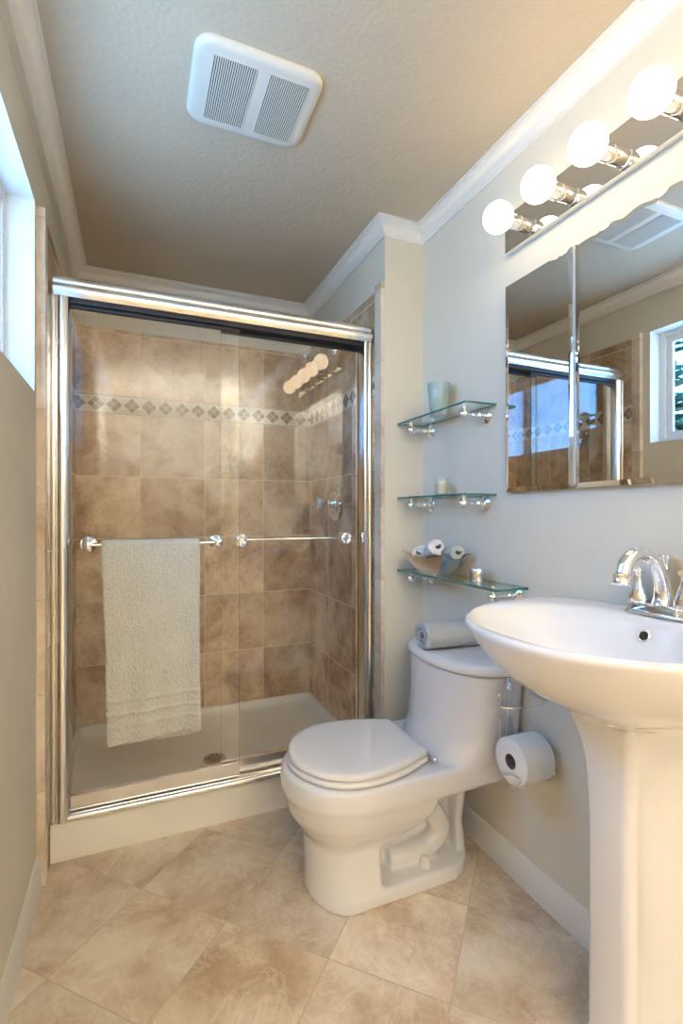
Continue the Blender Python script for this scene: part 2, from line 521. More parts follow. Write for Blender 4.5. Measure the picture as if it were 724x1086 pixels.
# crown moulding
prof = [(0.0, -0.058), (0.009, -0.058), (0.011, -0.049), (0.016, -0.046), (0.018, -0.042), (0.022, -0.030), (0.032, -0.018), (0.045, -0.012), (0.049, -0.011), (0.050, -0.005), (0.060, -0.004), (0.060, 0.0), (0.0, 0.0)]
prof = [(o, CEIL+z) for o, z in prof]
bm = NB()
path = [(XL+0.013, YF), (XL+0.013, YB+0.012), (XALC, YB+0.012), (XALC, YRET), (XR, YRET), (XR, YF)]
bp = [(-0.012, CEIL), (-0.012, CEIL-0.058)] + prof[1:]
sweep(bm, path, prof)
struct('trim_1', bm, M['trim'])
bm = NB(); box(bm, XL, XL+0.0135, YF, YB, CEIL-0.058, CEIL)
struct('trim_4', bm, M['trim'], smooth=False)
# baseboards
bprof = [(0, 0), (0.014, 0), (0.014, 0.070), (0.011, 0.078), (0.011, 0.084), (0.006, 0.094), (0.004, 0.10), (0, 0.10)]
bm = NB(); sweep(bm, [(XL, YF), (XL, 1.81)], bprof); struct('baseboard_left', bm, M['trim'])
bm = NB(); sweep(bm, [(XALC, YRET), (XR, YRET), (XR, YF)], bprof); struct('baseboard_right', bm, M['trim'])

# window: reveal lining, frame, two sashes with panes
win = bpy.data.objects.new('window_1', None); COL.objects.link(win)
win.location = (XL, (WY0+WY1)/2, WZ0); win['kind'] = 'structure'
bm = NB()
e = 0.004
box(bm, XL-0.076, XL+0.0015, WY1-e, WY1, WZ0, WZ1); box(bm, XL-0.076, XL+0.0015, WY0, WY0+e, WZ0, WZ1)
box(bm, XL-0.076, XL+0.0015, WY0+e, WY1-e, WZ1-e, WZ1); box(bm, XL-0.076, XL+0.0015, WY0+e, WY1-e, WZ0, WZ0+e)
obj('window_reveal', bm, M['reveal'], win, smooth=False)
def rframe(bm, x0, x1, y0, y1, z0, z1, w):
    box(bm, x0, x1, y0, y0+w, z0, z1); box(bm, x0, x1, y1-w, y1, z0, z1)
    box(bm, x0, x1, y0+w, y1-w, z0, z0+w); box(bm, x0, x1, y0+w, y1-w, z1-w, z1)
bm = NB(); rframe(bm, XL-0.125, XL-0.076, WY0, WY1, WZ0, WZ1, 0.030)
obj('window_frame', bm, M['vinyl'], win, smooth=False, bevel=0.002)
ym = (WY0+WY1)/2
for k, (a, b, xo) in enumerate(((ym-0.02, WY1-0.03, 0.092), (WY0+0.03, ym+0.02, 0.110))):
    bm = NB(); rframe(bm, XL-xo-0.016, XL-xo, a, b, WZ0+0.03, WZ1-0.03, 0.032)
    sash = obj('window_sash', bm, M['vinyl'], win, smooth=False, bevel=0.0015)
    bm = NB(); box(bm, XL-xo-0.010, XL-xo-0.006, a+0.032, b-0.032, WZ0+0.062, WZ1-0.062)
    p = obj('window_pane', bm, M['pane'], None, smooth=False); p.parent = sash

# ------------------------------------------------------------------ trees outside the window
def conifer(loc, h, rad, label):
    t = thing('conifer_tree', label, 'tree', loc, 'trees outside the window')
    rnd = random.Random(int(h*100))
    b = NB(); lathe(b, [(0.09, 0), (0.05, h*0.6), (0.008, h)], loc, (0, 0, 1), 10); obj('trunk', b, M['bark'], t)
    b = NB()
    L = Vector(loc)
    for i in range(150):
        f = rnd.random()**0.8
        z = h*(0.25+0.75*f)
        ln = rad*(1.05-f)*(0.6+0.6*rnd.random())+0.08
        a = rnd.random()*2*PI
        d = Vector((math.cos(a), math.sin(a), 0.15-0.3*(1-f)))
        s = L+Vector((0, 0, z))
        w = Vector((-d.y, d.x, 0))
        for j in range(6):
            c = s+d*ln*(j+1)/6
            sz = ln*0.22*(1-j/8)+0.025
            for sg in (-1, 1):
                tip = c+d*sz*0.8+w*sg*sz+Vector((0, 0, -0.3*sz))
                v = [b.verts.new(p) for p in (c, c+d*sz*0.5+Vector((0, 0, 0.02)), tip, c+w*sg*sz*0.35-Vector((0, 0, 0.03)))]
                b.faces.new(v)
                b.faces.new((v[0], v[2], b.verts.new(tip-d*sz*0.9)))
        tube(b, [s, s+d*ln], [0.012, 0.003], 5)
    obj('foliage', b, M['leaf'], t, smooth=False)
conifer((-4.25, -1.65, -0.2), 2.95, 0.75, 'dark green conifer reflected at the lower right of the blue shower glass')
conifer((-4.6, 4.6, -0.2), 4.2, 1.1, 'taller conifer seen through the window pane in the mirror')

# ------------------------------------------------------------------ shower pan
pan = thing('shower_pan', 'cream low acrylic shower pan with raised front threshold', 'shower pan', (0.35, 2.33, 0))
bm = NB()
X0, X1, Y0, Y1 = XTL+0.001, XTR-0.001, 1.918, YB-0.001
def prr(ix0, ix1, iy0, iy1, r, z): return rrect(X0+ix0, X1-ix1, Y0+iy0, Y1-iy1, r, z, 6)
rings = [prr(0, 0, 0, 0, 0.004, 0.0), prr(0, 0, 0, 0, 0.004, 0.128), prr(0.0, 0.0, 0.004, 0.0, 0.006, 0.137), prr(0.001, 0.001, 0.012, 0.001, 0.01, 0.140),
         prr(0.012, 0.012, 0.088, 0.012, 0.02, 0.140), prr(0.018, 0.018, 0.098, 0.018, 0.03, 0.137), prr(0.024, 0.024, 0.106, 0.024, 0.035, 0.122),
         prr(0.034, 0.034, 0.116, 0.034, 0.045, 0.108), prr(0.055, 0.055, 0.138, 0.055, 0.06, 0.100), prr(0.20, 0.20, 0.20, 0.20, 0.08, 0.088)]
vs = loft(bm, rings, True, False)
c = bm.verts.new((0.339, 2.275, 0.076))
last = vs[-1]
for j in range(len(last)): bm.faces.new((last[j], last[(j+1) % len(last)], c))
obj('basin', bm, M['acrylic'], pan)
bm = NB()
DC = (0.337, 2.268)
lathe(bm, [(0.0, 0), (0.048, 0), (0.052, 0.003), (0.050, 0.006), (0.0, 0.0075)], (DC[0], DC[1], 0.0775), (0, 0, 1), 32)
dr = obj('drain_cover', bm, M['brass'], pan)
bm = NB()
for i in range(-3, 4):
    for j in range(-2, 3):
        if i*i*0.012**2+j*j*0.015**2 < 0.038**2:
            box(bm, DC[0]+i*0.012-0.0035, DC[0]+i*0.012+0.0035, DC[1]+j*0.015-0.005, DC[1]+j*0.015+0.005, 0.0828, 0.0854)
o = obj('drain_hole_shade', bm, M['dark'], None, smooth=False); o.parent = dr  # dark blocks on top of the cover paint the shade of its openings
bm = NB(); box(bm, XTL+0.001, XTL+0.030, YB-0.022, YB-0.002, 0.1405, 0.20)
tag(obj('corner_bumper', bm, M['beige'], bevel=0.004), 'small beige plastic bumper in the back left corner of the pan', 'bumper')

# ------------------------------------------------------------------ shower enclosure frame
fr = thing('shower_door_frame', 'polished aluminium frame around the sliding shower doors', 'shower frame', (0.35, 1.93, 0.14))
bm = NB()
hp = [(1.898, 1.930), (1.893, 1.942), (1.889, 1.956), (1.891, 1.966), (1.899, 1.973), (1.896, 1.980), (1.898, 1.992), (1.908, 2.0), (1.925, 2.003), (1.985, 2.003), (1.992, 1.997), (1.992, 1.930), (1.975, 1.930), (1.975, 1.985), (1.910, 1.985), (1.910, 1.930)]
loft(bm, [[(x, y, z) for y, z in hp] for x in (XTL+0.012, XTR-0.001)])
obj('header', bm, M['satin'], fr, angle=50)
bm = NB(); box(bm, XTL+0.02, XTR-0.03, 1.913, 1.972, 1.916, 1.984)
obj('roller_track', bm, M['black'], fr, smooth=False)
def jamb(x0, x1, s):
    b = NB()
    xs = x0 if s > 0 else x1
    def X(t): return xs+s*t
    w = abs(x1-x0)
    pr = [(0, 1.905), (0.008, 1.905), (0.009, 1.899), (0.014, 1.899), (0.016, 1.907), (0.021, 1.906), (0.028, 1.897), (0.036, 1.894), (0.046, 1.896), (w-0.004, 1.902), (w, 1.908), (w, 1.990), (0, 1.990)]
    ring = [[(X(t), y, z) for t, y in pr] for z in (0.142, 1.930)]
    loft(b, ring)
    obj('jamb', b, M['satin'], fr, angle=40)
jamb(XTL, XTL+0.060, 1)
jamb(XTR-0.045, XTR, -1)
bm = NB()
tp = [(1.9, 0.141), (1.899, 0.150), (1.904, 0.158), (1.914, 0.160), (1.922, 0.157), (1.926, 0.150), (1.948, 0.150), (1.950, 0.156), (1.954, 0.156), (1.956, 0.150), (1.984, 0.150), (1.985, 0.158), (1.990, 0.158), (1.990, 0.141)]
loft(bm, [[(x, y, z) for y, z in tp] for x in (XTL+0.055, XTR-0.040)])
obj('bottom_track', bm, M['satin'], fr, angle=50)

# sliding doors
def door(name, label, x0, x1, yg, bar_y, bx0, bx1, outer):
    t = thing(name, label, 'shower door', ((x0+x1)/2, yg, 0.16), 'sliding glass shower doors')
    b = NB(); box(b, x0, x1, yg-0.003, yg+0.003, 0.205, 1.925)
    b.normal_update()
    for f in b.faces: f.material_index = 1 if abs(f.normal.x) > 0.5 else 0
    obj('glass_panel', b, [M['glass'], M['edge']], t, smooth=False)
    b = NB(); box(b, x0, x1, yg-0.010, yg+0.010, 0.164, 0.212)
    obj('bottom_rail', b, M['satin'], t, bevel=0.002)
    b = NB(); box(b, x0, x1, yg-0.008, yg+0.008, 1.905, 1.925)
    obj('top_rail', b, M['black'], t, bevel=0.002)
    zb = 1.083
    b = NB(); tube(b, [(bx0, bar_y, zb), (bx1, bar_y, zb)], 0.0065, 14)
    bar = obj('towel_bar', b, M['chrome'], t)
    s = -1 if outer else 1
    for bx in (bx0, bx1):
        b = NB()
        L = abs(bar_y-yg)
        lathe(b, [(0.0, 0.0032), (0.026, 0.0032), (0.027, 0.008), (0.021, 0.012), (0.012, 0.016), (0.010, L-0.016), (0.014, L-0.010), (0.0155, L), (0.014, L+0.010), (0.006, L+0.014), (0, L+0.0145)], (bx, yg, zb), (0, s, 0), 24)
        lathe(b, [(0.0, 0.0032), (0.0225, 0.0032), (0.0235, 0.008), (0.017, 0.011), (0.012, 0.0085), (0.0105, 0.005), (0.0, 0.005)] if outer is False else [(0.0, 0.0032), (0.015, 0.0032), (0.014, 0.007), (0, 0.008)], (bx, yg, zb), (0, -s, 0), 24)
        k = obj('bar_bracket', b, M['chrome'], t, angle=40)
    return t
door('sliding_shower_door', 'outer sliding glass shower door with the towel on its bar', XTL+0.062, 0.382, 1.936, 1.883, -0.146, 0.292, True)
door('sliding_shower_door', 'inner sliding glass shower door beside the valve, bar on its inside', 0.316, XTR-0.047, 1.966, 2.018, 0.397, 0.852, False)

# ------------------------------------------------------------------ towel on the bar
def hanging_towel():
    by, bz = 1.883, 1.083
    x0, x1 = -0.104, 0.224
    R = 0.017; th = 0.011
    zf, zb = 0.404, 0.374
    path = []
    nz = 150
    for i in range(nz): path.append((-1, zf+(bz-zf)*i/nz))
    na = 14
    for i in range(na+1): path.append((PI-PI*i/na, None))
    for i in range(1, 91): path.append((1, bz-(bz-zb)*i/90))
    nx = 84
    outer, inner = [], []
    for s, z in path:
        ro, ri = [], []
        for j in range(nx+1):
            fx = j/nx
            if z is None:
                a = s; yo, zo = by+math.cos(a)*R, bz+math.sin(a)*R
                yi, zi = by+math.cos(a)*(R-th), bz+math.sin(a)*(R-th)
                h = 0
            else:
                h = (bz-z)/(bz-zf)
                spread = (0.014*h if s < 0 else 0.008*h)
                yo, zo = by+s*(R+spread), z
                yi, zi = by+s*(R+spread-th), z
            x = x0+(x1-x0)*fx
            x += h*0.022*(1-fx)**1.2 + 0.004*math.sin(h*5+fx*2)*h
            if z is not None:
                fold = 0.010*math.sin(fx*9+h*1.3)*h + 0.006*math.sin(fx*21+1+h*2)*h*h
                fold += 0.004*noise.noise(Vector((x*14, z*6, s)))
                if s < 0:
                    # woven borders near the hem
                    for zc, wd, dp in ((0.545, 0.005, 0.0035), (0.500, 0.005, 0.0035), (0.460, 0.005, 0.0035), (0.522, 0.016, -0.0028), (0.480, 0.014, -0.0028)):
                        if abs(z-zc) < wd: fold += -dp*0.8
                    fold -= 0.003*noise.noise(Vector((x*160, z*160, 2.0)))
                    droop = -0.012*math.exp(-((fx-0.12)/0.22)**2)*(h**6)
                    zo += droop; zi += droop
                else: fold *= -0.5
                yo += fold*(1 if s < 0 else 1); yi += fold
            # rounded side edges
            ed = min(fx, 1-fx)
            k = min(1, ed/0.03); rnd = th*0.5*(1-math.sqrt(max(0, 1-(1-k)**2)))
            if z is None:
                a = s; yo -= math.cos(a)*rnd; zo -= math.sin(a)*rnd; yi += math.cos(a)*rnd; zi += math.sin(a)*rnd
            else: yo -= s*rnd; yi += s*rnd
            ro.append((x, min(yo, 1.928), zo)); ri.append((x, min(yi, 1.9275), zi))
        outer.append(ro); inner.append(ri)
    b = NB()
    vo = [[b.verts.new(p) for p in r] for r in outer]
    vi = [[b.verts.new(p) for p in r] for r in inner]
    m = len(vo)
    for i in range(m-1):
        for j in range(nx):
            b.faces.new((vo[i][j], vo[i][j+1], vo[i+1][j+1], vo[i+1][j]))
            b.faces.new((vi[i][j], vi[i+1][j], vi[i+1][j+1], vi[i][j+1]))
        for j in (0, nx):
            b.faces.new((vo[i][j], vo[i+1][j], vi[i+1][j], vi[i][j]))
    for i in (0, m-1):
        for j in range(nx):
            b.faces.new((vo[i][j], vi[i][j], vi[i][j+1], vo[i][j+1]))
    return obj('bath_towel', b, M['terry'], angle=80)
tag(hanging_towel(), 'pale sage terry bath towel hung over the shower door bar', 'towel')

# ------------------------------------------------------------------ shower valve and head
t = thing('shower_valve', 'round chrome shower valve with clear knob on the tiled wall', 'shower valve', (XTR, 2.335, 1.243))
bm = NB(); lathe(bm, [(0, 0), (0.092, 0), (0.095, 0.004), (0.088, 0.010), (0.062, 0.012), (0.058, 0.016), (0.05, 0.012), (0.034, 0.013), (0.030, 0.018), (0, 0.018)], (XTR, 2.335, 1.243), (-1, 0, 0), 40)
obj('escutcheon', bm, M['chrome'], t)
bm = NB(); lathe(bm, [(0.019, 0.016), (0.021, 0.02), (0.021, 0.045), (0.016, 0.050), (0.015, 0.070), (0.0, 0.07)], (XTR, 2.335, 1.243), (-1, 0, 0), 24)
obj('stem', bm, M['chrome'], t)
bm = NB(); lathe(bm, [(0.015, 0.070), (0.028, 0.074), (0.032, 0.082), (0.032, 0.098), (0.027, 0.106), (0.02, 0.108), (0, 0.108)], (XTR, 2.335, 1.243), (-1, 0, 0), 8)
obj('knob', bm, M['knob'], t)
t = thing('overhead_shower', 'chrome shower head on an arm high on the tiled wall', 'shower head', (XTR, 2.36, 2.035))
bm = NB(); lathe(bm, [(0, 0), (0.032, 0), (0.030, 0.008), (0.013, 0.014), (0.0, 0.016)], (XTR, 2.36, 2.035), (-1, 0, 0), 24)
obj('flange', bm, M['chrome'], t)
bm = NB(); stube(bm, [(XTR-0.01, 2.36, 2.035, 0.010), (XTR-0.06, 2.36, 2.045, 0.010), (XTR-0.10, 2.36, 2.035, 0.010), (XTR-0.125, 2.36, 2.012, 0.010)])
obj('arm', bm, M['chrome'], t)
bm = NB(); lathe(bm, [(0.0, -0.004), (0.014, -0.002), (0.016, 0.012), (0.02, 0.022), (0.032, 0.04), (0.036, 0.06), (0.034, 0.066), (0.0, 0.066)], (XTR-0.122, 2.36, 2.016), (-0.75, 0, -0.66), 28)
obj('spray_head', bm, M['chrome'], t)

# ------------------------------------------------------------------ toilet
TY = 1.465
def dring(xf, xm, xb, hw, z, rb=0.03, taper=0.0, n=24, ex=2.0):
    """closed plan outline: superelliptic front from xm to xf, sides to xb with rounded back corners"""
    right = []
    for k in range(n+1):
        a = PI/2*k/n
        right.append((xm-(xm-xf)*abs(math.cos(a))**(2/ex), hw*abs(math.sin(a))**(2/ex)))
    L = xb-rb-xm
    for k in range(1, 9):
        f = k/8
        right.append((xm+L*f, hw*(1-taper*f*f)))
    hb = hw*(1-taper)
    for k in range(1, 7):
        a = PI/2*k/6
        right.append((xb-rb+rb*math.sin(a), hb-rb+rb*math.cos(a)))
    left = [(x, -y) for x, y in right[::-1] if y > 1e-6]
    if right[0][1] < 1e-6: pass
    return [(x, TY+y, z) for x, y in right+left]

def remesh(o, voxel, smooth_it=10, fac=0.5):
    md = o.modifiers.new('r', 'REMESH'); md.mode = 'VOXEL'; md.voxel_size = voxel; md.use_smooth_shade = True
    sm = o.modifiers.new('s', 'SMOOTH'); sm.iterations = smooth_it; sm.factor = fac
    dg = bpy.context.evaluated_depsgraph_get()
    me = bpy.data.meshes.new_from_object(o.evaluated_get(dg))
    o.modifiers.clear()
    old = o.data; o.data = me; bpy.data.meshes.remove(old)
    me.shade_smooth()

toi = thing('toilet', 'white one-piece toilet with closed lid between shower and sink', 'toilet', (0.8, TY, 0))
bm = NB()
loft(bm, [dring(*p) for p in [(0.440, 0.63, 1.142, 0.192, 0.396), (0.427, 0.63, 1.145, 0.204, 0.388), (0.424, 0.63, 1.145, 0.206, 0.365), (0.424, 0.63, 1.145, 0.206, 0.335), (0.430, 0.63, 1.145, 0.200, 0.318), (0.46, 0.63, 1.14, 0.17, 0.305)]])
loft(bm, [dring(*p) for p in [(0.432, 0.62, 0.88, 0.199, 0.34), (0.434, 0.62, 0.88, 0.196, 0.310), (0.445, 0.62, 0.87, 0.183, 0.265), (0.470, 0.61, 0.84, 0.160, 0.225), (0.490, 0.60, 0.79, 0.138, 0.195), (0.50, 0.60, 0.74, 0.122, 0.165)]])
# front column
loft(bm, [dring(*p) for p in [(0.502, 0.61, 0.70, 0.147, 0.0, 0.015), (0.501, 0.61, 0.70, 0.142, 0.05, 0.015), (0.497, 0.61, 0.70, 0.132, 0.12, 0.015), (0.493, 0.61, 0.70, 0.128, 0.18, 0.015), (0.480, 0.61, 0.70, 0.135, 0.24, 0.015)]])
# foot flange and web
loft(bm, [dring(*p) for p in [(0.504, 0.62, 1.065, 0.148, 0.0, 0.13), (0.504, 0.62, 1.065, 0.148, 0.038, 0.13), (0.51, 0.62, 1.058, 0.141, 0.048, 0.125)]])
loft(bm, [dring(*p) for p in [(0.62, 0.66, 1.045, 0.045, 0.02, 0.03), (0.62, 0.66, 1.03, 0.032, 0.16, 0.03), (0.62, 0.66, 1.035, 0.04, 0.33, 0.03)]])
loft(bm, [dring(*p) for p in [(1.005, 1.01, 1.05, 0.09, 0.03, 0.02), (1.01, 1.015, 1.045, 0.075, 0.14, 0.015), (0.995, 1.01, 1.045, 0.11, 0.32, 0.02)]])
for s in (-1, 1):
    y = TY+s*0.052
    stube(bm, [(1.00, y, 0.31, 0.038), (0.94, y, 0.275, 0.038), (0.905, y+s*0.01, 0.225, 0.037), (0.935, y+s*0.012, 0.175, 0.036), (0.955, y+s*0.008, 0.125, 0.036), (0.91, y+s*0.008, 0.085, 0.036), (0.83, y+s*0.004, 0.070, 0.035), (0.76, y, 0.070, 0.03)], 8, 16)
    stube(bm, [(0.72, TY+s*0.05, 0.22, 0.06), (0.80, TY+s*0.045, 0.21, 0.05), (0.86, TY+s*0.03, 0.25, 0.06), (0.88, TY+s*0.02, 0.30, 0.07)], 6, 16)
# tank
def tring(xf, xm, hw, z, rb=0.02, ex=2.25):
    return [(x, y-0.022, zz) for x, y, zz in dring(xf, xm, 1.146, hw, z, rb, ex=ex)]
loft(bm, [tring(*p) for p in [(0.875, 1.02, 0.190, 0.33), (0.872, 1.02, 0.195, 0.385), (0.892, 1.04, 0.204, 0.415), (0.912, 1.06, 0.212, 0.455), (0.922, 1.08, 0.222, 0.53), (0.924, 1.09, 0.231, 0.62), (0.924, 1.09, 0.236, 0.678)]])
body = obj('bowl_and_tank', bm, M['ceramic'], toi)
remesh(body, 0.0052, 6, 0.5)
bm = NB()
loft(bm, [tring(*p) for p in [(0.924, 1.09, 0.236, 0.681), (0.917, 1.09, 0.244, 0.684), (0.915, 1.09, 0.246, 0.694), (0.917, 1.09, 0.244, 0.705), (0.925, 1.09, 0.236, 0.713), (0.942, 1.09, 0.22, 0.717), (0.99, 1.10, 0.15, 0.718)]])
obj('tank_lid', bm, M['ceramic'], toi, angle=60)
bm = NB()
SX = dict(taper=0.30, rb=0.018)
def sring(i, z): return dring(0.444+i, 0.635, 0.868-i*0.6, 0.198-i, z, **SX)
loft(bm, [sring(0.03, 0.396), sring(0.012, 0.4005), sring(0.002, 0.4015), sring(0.0, 0.406), sring(0.001, 0.412), sring(0.006, 0.4165)])
obj('seat', bm, M['plastic'], toi, angle=60)
bm = NB()
loft(bm, [sring(0.035, 0.4175), sring(0.016, 0.4215), sring(0.005, 0.4225), sring(0.004, 0.428), sring(0.006, 0.434), sring(0.013, 0.4385), sring(0.025, 0.4405), sring(0.06, 0.442)])
obj('lid', bm, M['plastic'], toi, angle=60)
for s in (-1, 1):
    bm = NB(); tube(bm, [(0.876, TY+s*0.150, 0.412), (0.876, TY+s*0.075, 0.412)], 0.0085, 14)
    sphere(bm, (0.876, TY+s*0.153, 0.412), 0.009, 14, 8)
    box(bm, 0.866, 0.886, TY+s*0.11-0.012, TY+s*0.11+0.012, 0.393, 0.41)
    obj('hinge', bm, M['chrome'], toi)
for s in (-1, 1):
    bm = NB(); lathe(bm, [(0.019, 0), (0.0185, 0.012), (0.014, 0.030), (0.009, 0.034), (0, 0.0345)], (0.87, TY+s*0.105, 0.0455), (0, 0, 1), 20)
    obj('bolt_cap', bm, M['plastic'], toi)

# ------------------------------------------------------------------ pedestal sink
SYC = 0.732
snk = thing('pedestal_sink', 'white ceramic pedestal sink with wide oval basin against the wall', 'sink', (1.0, SYC, 0))
NR = 88
def bowl_ring(s, z, back=1.0):
    """rim outline (rounded front, flat back along the wall) scaled about the bowl's foot"""
    xf, hw, e1, xm, cx, eb = 0.6228, 0.3101, 2.02, 0.9763, 0.9861, 4.4
    r = []
    for k in range(NR):
        a = 2*PI*k/NR; ca, sa = math.cos(a), math.sin(a)
        if ca < 0: x = xm-(xm-xf)*abs(ca)**(2/e1); y = hw*math.copysign(abs(sa)**(2/e1), sa)
        else: x = xm+(1.147-xm)*abs(ca)**(2/eb); y = hw*math.copysign(abs(sa)**(2/eb), sa)
        xx = cx+(x-cx)*s
        r.append((min(xx, 1.147*back+(1-back)*cx), SYC+y*s, z))
    return r
def basin_ring(cx, ax, ay, z, ex=2.4):
    r = []
    for k in range(NR):
        a = 2*PI*k/NR; ca, sa = math.cos(a), math.sin(a)
        r.append((cx+ax*math.copysign(abs(ca)**(2/ex), ca), SYC+ay*math.copysign(abs(sa)**(2/ex), sa), z))
    return r
bm = NB()
RZ, ZB = 0.9562, 0.7465
rings = []
for k in range(15):
    t = k/14*0.985
    rings.append(bowl_ring(0.24+0.76*t, ZB+(RZ-0.008-ZB)*(0.4381*t**3.88+0.5619*t**0.815)))
rings += [bowl_ring(0.998, RZ-0.008), bowl_ring(1.0, RZ-0.003), bowl_ring(0.992, RZ+0.003), bowl_ring(0.97, RZ+0.005),
          basin_ring(0.860, 0.206, 0.268, RZ+0.003), basin_ring(0.860, 0.199, 0.260, RZ-0.002), basin_ring(0.862, 0.182, 0.240, 0.920), basin_ring(0.864, 0.156, 0.210, 0.880), basin_ring(0.868, 0.122, 0.165, 0.845), basin_ring(0.872, 0.075, 0.10, 0.825), basin_ring(0.875, 0.025, 0.028, 0.818)]
loft(bm, rings)
obj('basin', bm, M['ceramic'], snk, angle=80, subsurf=1)
bm = NB()
def ped_ring(z, xf, hf, hb, xb=1.135, r=0.022, hollow=0.012):
    """pedestal plan: narrow rounded nose, hollow sides widening to the wall"""
    side = []
    for k in range(7):
        a = PI/2*k/6
        side.append((xf+r-r*math.cos(a), hf-r+r*math.sin(a)))
    for k in range(1, 15):
        f = k/14
        x = xf+r+(xb-xf-r)*f
        y = hf+(hb-hf)*f**1.8 - hollow*math.sin(PI*min(1, f*1.5))
        side.append((x, y))
    pts = [(xf-0.004, 0.0)]+side+[(xb, 0)]+[(x, -y) for x, y in side[::-1]]
    return [(x, SYC+0.014+y, z) for x, y in pts]
loft(bm, [ped_ring(*p) for p in [(0.0, 0.905, 0.078, 0.14), (0.014, 0.907, 0.076, 0.138), (0.030, 0.924, 0.060, 0.122), (0.06, 0.930, 0.055, 0.105), (0.25, 0.930, 0.054, 0.10), (0.50, 0.929, 0.055, 0.102), (0.57, 0.928, 0.056, 0.108)]]
     + [ped_ring(z, xf, hf, hb, 1.135, 0.022, ho) for z, xf, hf, hb, ho in [(0.61, 0.927, 0.058, 0.118, 0.010), (0.645, 0.925, 0.061, 0.132, 0.006), (0.675, 0.922, 0.066, 0.145, 0.0), (0.70, 0.917, 0.071, 0.155, -0.008), (0.725, 0.909, 0.077, 0.162, -0.014), (0.745, 0.90, 0.083, 0.165, -0.016), (0.762, 0.893, 0.088, 0.165, -0.016), (0.80, 0.925, 0.065, 0.15, -0.01)]])
obj('pedestal', bm, M['ceramic'], snk, angle=70)
bm = NB()
n = Vector((-0.885, 0, 0.465))
oc = (1.0405, SYC+0.008, 0.9195)
lathe(bm, [(0.0, -0.006), (0.0145, -0.006), (0.0145, 0.001), (0.0125, 0.0028), (0.0102, 0.0015), (0.0102, -0.004), (0, -0.004)], oc, n, 28)
ov = obj('overflow_ring', bm, M['chrome'], snk)
bm = NB(); lathe(bm, [(0, -0.002), (0.0101, -0.002), (0.0101, 0.0006), (0, 0.0006)], oc, n, 24)
o = obj('overflow_hole_shade', bm, M['dark'], None); o.parent = ov  # dark disc in the ring paints the shade inside the overflow
bm = NB(); lathe(bm, [(0, 0), (0.028, 0), (0.028, 0.004), (0.02, 0.006), (0, 0.007)], (0.875, SYC, 0.818), (0, 0, 1), 24)
obj('drain', bm, M['chrome'], snk)

# faucet
FX, FY, FZ = 1.102, 0.742, 0.9605
fau = thing('faucet', 'chrome two-handle faucet with arched spout on the sink deck', 'faucet', (FX, FY, FZ))
bm = NB()
loft(bm, [rrect(FX-0.034+i, FX+0.034-i, FY-0.082+i, FY+0.082-i, 0.03-i*0.5, z) for i, z in ((0, FZ), (0, FZ+0.006), (0.003, FZ+0.009), (0.005, FZ+0.018), (0.009, FZ+0.023), (0.018, FZ+0.025))])
obj('base_plate', bm, M['chrome'], fau, angle=50)
bm = NB()
stube(bm, [(FX+0.004, FY, FZ+0.015, 0.026), (FX+0.008, FY, FZ+0.04, 0.021), (FX+0.002, FY, FZ+0.075, 0.0175), (FX-0.018, FY, FZ+0.112, 0.0155), (FX-0.050, FY, FZ+0.138, 0.0150), (FX-0.085, FY, FZ+0.142, 0.0152), (FX-0.114, FY, FZ+0.125, 0.0158), (FX-0.126, FY, FZ+0.098, 0.0165)], 8, 20)
lathe(bm, [(0.0165, 0), (0.020, 0.004), (0.019, 0.010), (0.0185, 0.020), (0.022, 0.024), (0.020, 0.026), (0.012, 0.024), (0, 0.024)], (FX-0.1255, FY, FZ+0.099), (-0.22, 0, -0.975), 24)
obj('spout', bm, M['chrome'], fau, angle=50)
for s in (1, -1):
    bm = NB(); c = (FX, FY+s*0.054, FZ+0.022)
    lathe(bm, [(0.0225, 0), (0.0235, 0.004), (0.0225, 0.014), (0.018, 0.032), (0.012, 0.052), (0.0095, 0.064), (0.012, 0.068), (0.011, 0.074), (0.008, 0.080), (0, 0.083)], c, (0, 0, 1), 24)
    h = obj('handle', bm, M['chrome'], fau, angle=50)
    bm = NB()
    stube(bm, [(c[0], c[1], c[2]+0.072, 0.006), (c[0]-0.015, c[1]+s*0.008, c[2]+0.076, 0.005), (c[0]-0.034, c[1]+s*0.014, c[2]+0.081, 0.0065), (c[0]-0.044, c[1]+s*0.017, c[2]+0.083, 0.006)], 6, 12)
    o = obj('lever', bm, M['chrome'], None); o.parent = h
    o.matrix_parent_inverse = Matrix.Identity(4)
bm = NB()
lathe(bm, [(0.020, 0.0), (0.0185, 0.02), (0.014, 0.045), (0.0095, 0.066), (0.0080, 0.080), (0.011, 0.084), (0.0095, 0.088), (0.011, 0.100), (0.0165, 0.112), (0.0165, 0.115), (0, 0.117)], (FX+0.020, FY+0.006, FZ+0.02), (0, 0, 1), 24)
obj('lift_rod', bm, M['chrome'], fau, angle=50)

# ------------------------------------------------------------------ toilet paper and holder
RX0, RX1, RY, RZZ, RR = 1.004, 1.111, 1.118, 0.472, 0.066
hold = thing('paper_holder', 'chrome wire paper holder hooked over the toilet tank rim', 'paper holder', (1.06, 1.2, 0.4))
wr = 0.0031
bm = NB()
